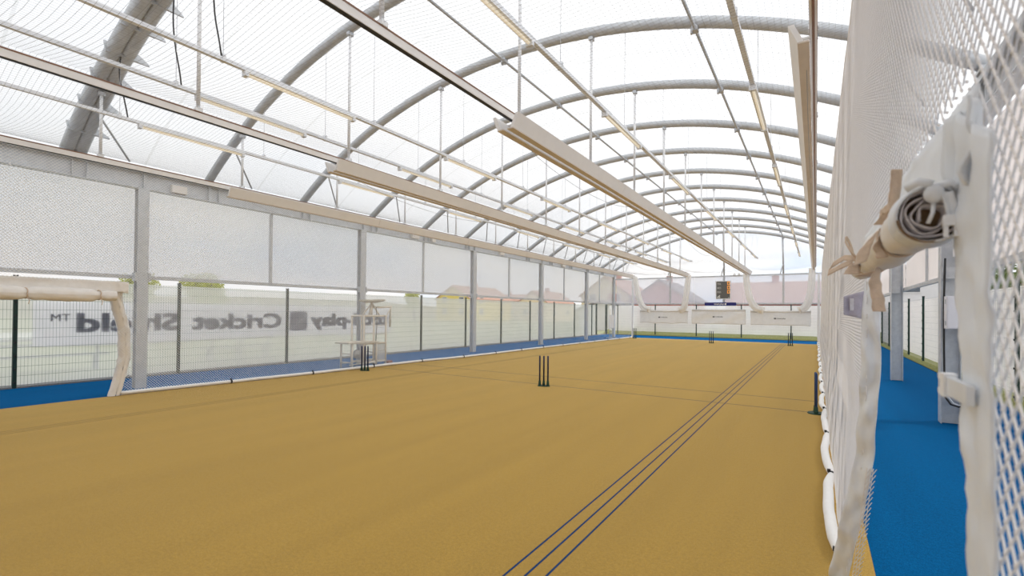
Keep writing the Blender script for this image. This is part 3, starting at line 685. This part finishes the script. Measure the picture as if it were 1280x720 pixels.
DR=[([(-10.45,4.2),(-10.36,3.7),(-10.22,3.0),(-10.05,2.45),(-9.8,2.08),(-9.35,1.93)],'beside the banner side corner'),([(-6.90,4.2),(-6.98,3.6),(-7.04,3.0),(-7.12,2.4),(-7.22,2.05),(-7.5,1.92)],'on the middle lane side of the banner side backstop'),
    ([(-3.60,4.15),(-3.52,3.5),(-3.42,2.9),(-3.25,2.4),(-3.0,2.08),(-2.6,1.94)],'on the middle lane side of the doorway side backstop'),([(-.20,4.35),(-.22,3.5),(-.27,2.9),(-.38,2.4),(-.55,2.1),(-.85,1.94)],'beside the side net at the scoreboard end')]
for i,(P,lab) in enumerate(DR):
    t=empty('curtain_bundle',(P[0][0],31.7,P[0][1]),'bundle of gathered white curtain '+lab,'curtain','curtain bundles')
    pts=[]
    for q in range(41):
        f=q/40*(len(P)-1); k=min(int(f),len(P)-2); a=f-k
        # smooth
        p0=P[max(k-1,0)];p1=P[k];p2=P[k+1];p3=P[min(k+2,len(P)-1)]
        def cr(j): return .5*((2*p1[j])+(-p0[j]+p2[j])*a+(2*p0[j]-5*p1[j]+4*p2[j]-p3[j])*a*a+(-p0[j]+3*p1[j]-3*p2[j]+p3[j])*a**3)
        pts.append(Vector((cr(0)-P[0][0],-.02,cr(1)-P[0][1])))
    mb=MB()
    def bd(u,v):
        f=u*40; k=min(int(f),39); p=pts[k].lerp(pts[k+1],f-k); d=(pts[k+1]-pts[k]).normalized(); nrm=Vector((-d.z,0,d.x)); a=2*pi*v
        r=(.15+.05*u)*(1+.16*sin(a*5+u*2+i)+.10*noise.noise(Vector((cos(a)*2,sin(a)*2,u*5+i))))
        return p+nrm*(r*cos(a))+Vector((0,1,0))*(r*.75*sin(a))
    mb.grid(bd,44,36); mb.build('gathered_fabric',CANVAS,t,True)
    k=37; p=pts[k]; d=(pts[k+1]-pts[k]).normalized(); MB().tube([p-d*.03,p+d*.03],.20,16).build('tie_band',CANVASD,t,True)
# scoreboard
t=empty('scoreboard',(-4.95,YEND-.13,2.68),'grey electronic scoreboard with orange digits on the end wall','scoreboard')
MB().box(-.40,.40,-.05,.03,0,1.08).build('board_body',BOARD,t)
MB().box(-.44,-.40,-.06,.04,-.04,1.12).box(.40,.44,-.06,.04,-.04,1.12).box(-.40,.40,-.06,.04,-.04,0).box(-.40,.40,-.06,.04,1.08,1.12).build('board_frame',TRUNK,t)
tx=MB()
for z,s in ((.87,'TOTAL'),(.61,'WKTS'),(.35,'OVERS')): put_text(tx,s,(0,-.056,z),(1,0,0),(0,0,1),-.36,-.12,0,.12,.01)
tx.box(-.36,-.17,-.058,-.051,.04,.10); tx.v+=[(-.34,-.056,.12),(-.19,-.056,.12),(-.17,-.056,.24)]; n=len(tx.v); tx.f.append((n-3,n-2,n-1))
tx.build('board_lettering',BOARDT,t)
for k,(z) in enumerate((.86,.59,.32)):
    d=MB()
    for (a,b,c,e) in ((.24,.39,.17,.21),(.24,.39,-.0,.035),(.24,.275,0,.21),(.355,.39,0,.21)): d.box(a,b,-.062,-.05,z+c,z+e)
    d.build('led_digit',DIGIT,t)
MB().box(.29,.36,-.055,-.05,.02,.07).build('maker_plate',BOARDT,t)
MB().box(-.03,.03,.03,.08,-.3,1.45).build('mounting_pole',STEELD,t)
# navy sign
t=empty('navy_sign',(-5.12,YEND-.16,2.33),'long navy sign with white lettering below the scoreboard','sign')
mb=MB(); pl_=[]
w,h,rc=.93,.105,.05
for cx,cz_,a0 in ((w-rc,h-rc,0),(-w+rc,h-rc,pi/2),(-w+rc,-h+rc,pi),(w-rc,-h+rc,1.5*pi)):
    for q in range(6): a=a0+q*pi/10; pl_.append((cx+rc*cos(a),cz_+rc*sin(a)))
mb.prism(pl_,-.03,.02).build('sign_board',SIGNB,t)
tx=MB(); put_text(tx,'total-play',(0,-.034,0),(1,0,0),(0,0,1),-.36,.22,-.07,.06,.03); tx.box(.26,.36,-.035,-.031,-.05,.05); tx.build('sign_lettering',SIGNT,t)
# floodlight bits above the beam
for k,x in enumerate((-4.3,-4.05)):
    o=MB().box(x-.06,x+.06,YEND-.16,YEND-.06,4.15,4.25).tube([(x,YEND-.1,4.25),(x,YEND-.1,4.32)],.02,6).build('sensor_unit',RODW); tag(o,'small white sensor on the beam above the scoreboard, '+['closer to the scoreboard','farther from the scoreboard'][k],'sensor')
# ------------------------------------------------------------------ electrical box, cables, downpipe on the doorway side
t=empty('electrical_box',(1.78,9.80,1.50),'pale grey electrical enclosure on the post seen through the doorway','electrical box')
MB().box(-.10,.34,-.12,.06,0,.50).build('enclosure',BOXW,t); MB().box(-.09,.33,-.132,-.12,.01,.49).build('enclosure_door',BOXW,t)
MB().box(-.11,-.10,-.08,-.05,.05,.12).box(-.11,-.10,-.08,-.05,.38,.45).build('hinge',STEEL,t)
pts=[(1.70,9.9,2.6),(1.685,9.89,2.0),(1.685,9.89,1.2),(1.69,9.88,.6),(1.70,9.86,.42),(1.75,9.80,.33),(1.83,9.74,.31),(1.90,9.72,.36),(1.92,9.72,.5)]
o=MB().tube(pts,.014,8).build('power_cable',BLACK,None,True); tag(o,'black cable looping down the post below the electrical box','cable')
o=MB().tube([(a+.03,b-.02,c+.02) for a,b,c in pts[3:]],.008,8).build('power_cable',RODW,None,True); tag(o,'thin white cable looping beside the black one below the electrical box','cable')
o=MB().box(1.80,2.1,9.74,9.96,.46,.50).build('cable_tray',STEEL); tag(o,'short steel shelf on the post below the electrical box','bracket')
t=empty('socket_plate',(1.79,9.93,2.62),'small perforated white plate high on the post above the electrical box','plate'); m=MB().box(0,.2,-.03,-.02,0,.12).build('plate_body',RODW,t)
m=MB()
for a in range(3):
    for b in range(2): m.box(.035+.055*a,.055+.055*a,-.034,-.03,.03+.045*b,.05+.045*b)
m.build('plate_holes',PRINTD,t)
t=empty('downpipe',(1.66,21.2,0),'grey plastic downpipe on the walkway next to a steel post','downpipe'); MB().tube([(0,0,0),(0,0,4.2)],.075,12).build('pipe',BOXW,t,True)
for z in (.9,2.2,3.4): MB().tube([(0,0,z),(0,0,z+.06)],.085,12).build('pipe_clip',BOXW,t,True)
# ------------------------------------------------------------------ fences
def fence(name,label,p0,p1,sp,off,h,sheetm,wirem,nv_step,inward,postm=GREENP,wav=.03,top=2.3,bot=.06):
    """p0,p1 floor points; posts every sp from off"""
    p0=Vector((*p0,0)); p1=Vector((*p1,0)); d=(p1-p0).normalized(); Ln=(p1-p0).length; n=Vector((*inward,0))
    t=empty(name,p0,label,'fence')
    s=off
    while s<Ln:
        q=d*s; m=MB().obox(q+n*.02+Vector((0,0,h/2)),d,n,Vector((0,0,1)),.032,.032,h/2); po=m.build('fence_post',postm,t)
        MB().obox(q+n*.02+Vector((0,0,h+.008)),d,n,Vector((0,0,1)),.036,.036,.012).build('post_cap',BLACK,po); 
        m=MB()
        for z in [.12+.28*j for j in range(8)]: m.obox(q+n*.06+Vector((0,0,z)),d,n,Vector((0,0,1)),.014,.012,.018)
        m.build('clip_row',BLACK,po); s+=sp
    w=MB(); 
    z=.05
    while z<top+.02:
        w.tube([d*0+Vector((0,0,z)),d*Ln+Vector((0,0,z))],.0032,4,False); z+=.2
    s=0
    while s<Ln: w.tube([d*s+Vector((0,0,.03)),d*s+Vector((0,0,top+.03))],.0024,3,False); s+=nv_step
    w.build('wire_mesh',wirem,t)
    mb=MB(); k=int(Ln/.25)
    mb.grid(lambda u,v: d*(Ln*u)-n*(.05+wav*noise.noise(Vector((u*Ln*1.3,v*2,4)))+.02*noise.noise(Vector((u*Ln*4,v*1.5,9))))+Vector((0,0,lerp(bot,top,v)+.015*noise.noise(Vector((u*Ln*2,v,1))))),k,8)
    mb.build('sheeting',sheetm,t,True)
    return t
fence('boundary_fence','white sheeted green post fence behind the banner side walkway',(-14.15,-.3),(-14.15,33.9),3.03,2.98,2.36,SHEET,WIREG,.055,(1,0))
fence('boundary_fence','white sheeted fence with grey posts behind the scoreboard wall',(-14.15,36.5),(3.3,36.5),3.0,.75,2.36,SHEETB,WIREL,.07,(0,-1),GREENP,bot=.30)
fence('boundary_fence','white sheeted green post fence along the doorway side walkway',(3.32,.5),(3.32,36.5),3.2,3.0,2.40,SHEETR,WIREL,.1,(-1,0),bot=.16)
# gate post and board at the banner side far corner
o=MB().box(-14.3,-14.16,36.05,36.2,0,2.4).box(-14.2,-14.1,33.85,33.95,0,2.4).build('gate_frame',GREENP); tag(o,'dark green gate posts of the open gap near the far banner side corner','gate')
t=empty('white_board',(-11.75,30.8,0),'white board on a cream stand behind the net near the far corner','board stand')
MB().box(-.02,.02,-.42,.42,.66,1.58).build('board_panel',SIGNT,t)
for y in (-.3,.3):
    MB().tube([(0,y,0),(0,y,1.95)],.025,8).build('stand_leg',CREAMM,t,True); MB().box(-.25,.25,y-.02,y+.02,0,.03).build('stand_foot',CREAMM,t)
MB().tube([(0,-.3,.35),(0,.3,.35)],.02,8).build('stand_bar',CREAMM,t,True)
# banner on the fence
t=empty('banner',(-14.24,8,0),'lilac white banner with mirrored grey lettering tied outside the fence','banner')
mb=MB(); mb.grid(lambda u,v:(.012*noise.noise(Vector((u*9,v*2,3))),lerp(-5.03,5.17,u),lerp(.84,1.83,v)-.03*sin(u*pi*3)*(1-v)),60,6); mb.build('banner_sheet',BANNER,t,True)
tx=MB()
def bt(s,ya,yb,za,zb,bold=.075): put_text(tx,s,(.014,0,0),(0,-1,0),(0,0,1),-(yb-8),-(ya-8),za,zb,bold)
bt('total-play',9.62,13.05,1.02,1.60); bt('Cricket',6.06,8.60,1.13,1.59); bt('Shield',3.68,5.76,1.13,1.59); bt('TM',3.25,3.58,1.40,1.56,.03)
tx.build('banner_lettering',BTEXT,t)
lg=MB(); pp=[]
for cy,cz_,a0 in ((.24,.24,0),(-.24,.24,pi/2),(-.24,-.24,pi),(.24,-.24,1.5*pi)):
    for q in range(6): a=a0+q*pi/10; pp.append((cy+.07*cos(a),cz_+.07*sin(a)))
lg.v=[(.014,1.19+a,1.34+b) for a,b in pp]; lg.f=[tuple(range(len(pp)))]
lg.build('banner_emblem',BTEXT,t)
lg=MB(); N_=16
for q in range(N_+1):
    u=q/N_; yy=lerp(-.26,.26,u); zz=-.2+.42*u**1.6; hw=.02+.07*u*(1-.3*u); lg.v+=[(.018,1.19+yy,1.34+zz+hw),(.018,1.19+yy,1.34+zz-hw)]
for q in range(N_): lg.f.append((2*q,2*q+2,2*q+3,2*q+1))
lg.build('emblem_swoosh',SIGNT,t)
# ------------------------------------------------------------------ outside: benches, boards, hill, trees, houses
def bench(x,y0,y1,lab):
    t=empty('field_bench',(x,(y0+y1)/2,-.05),lab,'bench','outdoor benches'); w=(y1-y0)/2
    for k,z in enumerate((.42,.72,.86)):
        MB().box((.0 if k else -.3),(.04 if k else .08),-w,w,z,z+.07 if k else z+.05).build('bench_board',BENCHM,t)
    for y in (-w+.25,0,w-.25): MB().box(-.03,.03,y-.03,y+.03,0,.9).box(-.28,.03,y-.03,y+.03,.36,.42).box(-.28,-.22,y-.03,y+.03,0,.40).build('bench_leg',BENCHM,t)
bench(-17.3,-.5,5.2,'long grey bench on the grass outside, nearest beyond the fence')
bench(-17.0,7.6,10.0,'shorter grey bench on the grass outside behind the lettered banner')
o=MB().box(-36.4,-36.1,5.6,11.6,-.05,.33).build('boundary_board',RODW); tag(o,'long low white board at the far edge of the grass field','board')
o=MB().box(-36.05,-35.95,8.0,8.9,.02,.34).build('boundary_board',REDB); tag(o,'short red board in front of the low white field board','board')
mb=MB()
def hl(u,v):
    a=lerp(math.radians(94),math.radians(10),1-u)   # bearing
    br=lerp(math.radians(-100),math.radians(40),u); d=lerp(115,190,v)
    h=(2.2+3.2*math.exp(-((br+1.1)/.35)**2)+1.1*noise.noise(Vector((br*4,0,0)))+.5*noise.noise(Vector((br*17,2,0))))*(1 if v>.5 else (v/.5)**.8)
    return (d*sin(br),d*cos(br),-.1+h+ (0.3 if v>.5 else 0))
mb.grid(hl,160,8); o=mb.build('hills',HILL,None,True); tag(o,kind='structure')
def leafball(mb,c,rx,ry,rz,n,s,rg):
    for _ in range(n):
        while True:
            p=Vector((rg.uniform(-1,1),rg.uniform(-1,1),rg.uniform(-1,1)))
            if .45<p.length<1: break
        q=Vector((c[0]+p.x*rx,c[1]+p.y*ry,c[2]+p.z*rz)); a=Vector((rg.gauss(0,1),rg.gauss(0,1),rg.gauss(0,1))).normalized(); b=a.orthogonal().normalized(); e=s*rg.uniform(.6,1.3); i=len(mb.v)
        mb.v+=[tuple(q+a*e),tuple(q+b*e*.6),tuple(q-a*e),tuple(q-b*e*.6)]; mb.f.append((i,i+1,i+2,i+3))
def tree(x,y,zt,rad,m,lab,seed,group=None):
    zt*=1.06; rad*=1.2
    rg=random.Random(seed); t=empty('tree',(x,y,-.05),lab,'tree',group); h=zt
    tk=MB().tube([(0,0,0),(.1,0,h*.35),(0,.1,h*.7)],.3,8,True,[.28,.2,.1])
    for q in range(5):
        a=q*1.26; tk.tube([(0,0,h*.4),(rad*.5*cos(a),rad*.5*sin(a),h*.75)],.08,6,True,[.12,.04])
    tk.build('trunk',BARK,t,True)
    lf=MB()
    for q in range(11):
        a=rg.uniform(0,6.28); d=rad*.62*rg.random()**.5; zz=h*lerp(.45,.88,rg.random())
        leafball(lf,(d*cos(a),d*sin(a),zz),rad*.42,rad*.42,h*.16,130,.16*max(1,rad/2.),rg)
    leafball(lf,(0,0,h*.78),rad*.5,rad*.5,h*.22,200,.16*max(1,rad/2.),rg)
    lf.build('crown',m,t)
tree(-80,27.2,6.2,2.2,LEAFY,'yellow green tree crown behind the nearest banner side post',1)
tree(-68,30.6,6.3,2.6,LEAFY,'wide yellow green tree above the fence right past the nearest post',2)
tree(-62,63,4.9,1.8,LEAFY,'small yellow green tree just before the yellow gabled house',3)
def house(x0,x1,y0,y1,ez,rz_,wm,rm,lab,axis='y',wins=True,hg=None):
    t=empty('house',((x0+x1)/2,(y0+y1)/2,-.05),lab,'house','houses beyond the fences'); hx,hy=(x1-x0)/2,(y1-y0)/2
    if axis=='y': poly=[(-hx,0),(hx,0),(hx,ez),(0,rz_-.15),(-hx,ez)]; MB().prism(poly,-hy,hy).build('house_walls',wm,t)
    else:
        m=MB().prism([(-hy,0),(hy,0),(hy,ez),(0,rz_-.15),(-hy,ez)],-hx,hx); m.v=[(b,a,c) for a,b,c in m.v]; m.f=[tuple(reversed(f)) for f in m.f]; m.build('house_walls',wm,t)
    m=MB(); a,b=(hx,hy) if axis=='y' else (hy,hx); sl=(rz_-ez)/a; e=.35
    for s in (-1,1): m.prism([(0,rz_),(s*(a+e),ez-sl*e),(s*(a+e),ez-sl*e-.18),(0,rz_-.18)][::s],-b-.3,b+.3)
    if axis!='y': m.v=[(q,p,c) for p,q,c in m.v]
    m.build('roof',rm,t)
    ch=MB().box(-.35,.35,-.35,.35,rz_-.6,rz_+.7).build('chimney',BRICK,t)
    if wins:
        for z in (1.2,3.4):
            if z+1.2>ez+.2: continue
            for f in (-.5,.5):
                w=MB().box(f*hx-.6,f*hx+.6,-hy-.06,-hy+.02,z,z+1.2).build('window',HOUSEW,t); MB().box(f*hx-.5,f*hx+.5,-hy-.08,-hy-.05,z+.1,z+1.1).build('pane',GLASSD,w)
                w=MB().box(hx-.02,hx+.06,f*hy-.6,f*hy+.6,z,z+1.2).build('window',HOUSEW,t); MB().box(hx+.05,hx+.08,f*hy-.5,f*hy+.5,z+.1,z+1.1).build('pane',GLASSD,w)
                w=MB().box(-hx-.06,-hx+.02,f*hy-.6,f*hy+.6,z,z+1.2).build('window',HOUSEW,t); MB().box(-hx-.08,-hx-.05,f*hy-.5,f*hy+.5,z+.1,z+1.1).build('pane',GLASSD,w)
    return t
house(-62.8,-54.4,70,84,4.4,6.9,HOUSEY,ROOFT,'yellow gabled house with orange roof beyond the banner side fence')
house(-50,-43.6,80,92,3.9,6.1,HOUSEC,ROOFT,'cream gabled house beyond the fence past the yellow one')
house(-71,-58,95,103,4.6,6.2,HOUSEC,ROOFT,'long low orange roofed house behind the yellow and cream houses','x')
house(-30,-22.6,66,78,4.6,7.2,HOUSEC,ROOFT,'pale house seen through the milky panels near the far corner')
house(-20.3,-13.0,60,70,3.6,6.1,BRICK,ROOFG,'red brick gabled house behind the scoreboard wall, banner side')
house(-8.6,.6,58,68,3.2,5.6,BRICK,ROOFT,'broad red roofed house behind the scoreboard wall past the scoreboard','x')
house(4.6,9.6,45,56,4.6,6.6,HOUSEW,ROOFG,'white house with dark windows seen above the fence through the doorway')
o=MB().box(3.7,5.6,30,42,1.9,2.35).build('shed_roof',ROOFG); tag(o,'dark flat shed roof above the fence seen through the doorway','shed roof')
o=MB().box(-12.9,-8.4,39.8,40.0,-.05,2.62).build('brick_garden_wall',BRICK); tag(o,'red brick garden wall behind the far fence','wall')
house(-20.6,-15.6,45,50,2.3,3.1,HOUSEW,ROOFG,'low white garage seen through the open gap near the far banner side corner',wins=False)
# climbing plant above the doorway side fence
t=empty('leafy_hedge',(4.5,15.5,-.05),'leafy green hedge showing above the white fence through the near net','hedge')
rg=random.Random(5); lf=MB()
for q in range(26): leafball(lf,(rg.uniform(-.4,.4),lerp(-5.5,5.5,q/25),rg.uniform(2.2,3.3)),.55,.6,.5,150,.075,rg)
lf.build('foliage',LEAFD,t)
st=MB()
for q in range(8): st.tube([(0,-5+q*1.4,0),(.1,-5+q*1.4+.1,1.5),(-.1,-5+q*1.4-.1,3.0)],.05,6,True,[.06,.04,.02])
st.build('stems',BARK,t,True)
# ------------------------------------------------------------------ sky, sun, camera
W=bpy.data.worlds.new('sky'); bpy.context.scene.world=W; W.use_nodes=True; nt=W.node_tree; nt.nodes.clear(); N=nt.nodes.new; L=nt.links.new
out=N('ShaderNodeOutputWorld'); bg=N('ShaderNodeBackground'); tc=N('ShaderNodeTexCoord')
mp=N('ShaderNodeMapping'); mp.inputs['Scale'].default_value=(1,1,3.2); L(tc.outputs['Generated'],mp.inputs['Vector'])
n=N('ShaderNodeTexNoise'); n.inputs['Scale'].default_value=2.4; n.inputs['Detail'].default_value=6; n.inputs['Roughness'].default_value=.55; L(mp.outputs['Vector'],n.inputs['Vector'])
cr=N('ShaderNodeValToRGB'); e=cr.color_ramp.elements; e[0].position=.33; e[0].color=(.66,.79,.98,1); e[1].position=.62; e[1].color=(1.05,1.03,1.02,1)
x=e.new(.46); x.color=(.90,.94,1.0,1); x=e.new(.72); x.color=(.74,.74,.76,1); L(n.outputs['Fac'],cr.inputs['Fac'])
dp=N('ShaderNodeVectorMath'); dp.operation='DOT_PRODUCT'; L(tc.outputs['Generated'],dp.inputs[0]); dp.inputs[1].default_value=(.59,.52,.62)
mr=N('ShaderNodeMapRange'); mr.inputs['From Min'].default_value=-.6; mr.inputs['From Max'].default_value=1.; mr.inputs['To Min'].default_value=.93; mr.inputs['To Max'].default_value=1.28; L(dp.outputs['Value'],mr.inputs['Value'])
sc_=N('ShaderNodeVectorMath'); sc_.operation='SCALE'; L(cr.outputs['Color'],sc_.inputs[0]); L(mr.outputs[0],sc_.inputs['Scale']); L(sc_.outputs[0],bg.inputs['Color']); bg.inputs['Strength'].default_value=1.15; L(bg.outputs[0],out.inputs['Surface'])
sd=bpy.data.lights.new('sun','SUN'); sd.energy=1.6; sd.angle=math.radians(12); sd.color=(1,.95,.88); so=bpy.data.objects.new('sun',sd); C.objects.link(so); so.rotation_euler=(math.radians(42),0,math.radians(118))
cam=bpy.data.cameras.new('camera'); co=bpy.data.objects.new('camera',cam); C.objects.link(co)
YAW,PIT,ROLL=math.radians(32.8),math.radians(.52),.0092
fw=Vector((-sin(YAW)*cos(PIT),cos(YAW)*cos(PIT),sin(PIT))); r0=Vector((cos(YAW),sin(YAW),0)); u0=r0.cross(fw)
rv=r0*cos(ROLL)+u0*sin(ROLL); uv=u0*cos(ROLL)-r0*sin(ROLL)
from mathutils import Matrix
co.matrix_world=Matrix(((rv.x,uv.x,-fw.x,0),(rv.y,uv.y,-fw.y,0),(rv.z,uv.z,-fw.z,1.69),(0,0,0,1)))
cam.sensor_fit='HORIZONTAL'; cam.sensor_width=36; cam.lens=36*590/1280; cam.shift_y=25/1280; cam.clip_start=.05; cam.clip_end=1000
cam.dof.use_dof=True; cam.dof.focus_distance=11; cam.dof.aperture_fstop=3.2
S=bpy.context.scene; S.camera=co
S.view_settings.view_transform='Standard'; S.view_settings.look='None'; S.view_settings.exposure=-.02; S.view_settings.gamma=1; S.view_settings.use_curve_mapping=False
S.cycles.max_bounces=10; S.cycles.diffuse_bounces=4; S.cycles.transparent_max_bounces=24; S.cycles.transmission_bounces=6; S.cycles.use_denoising=True
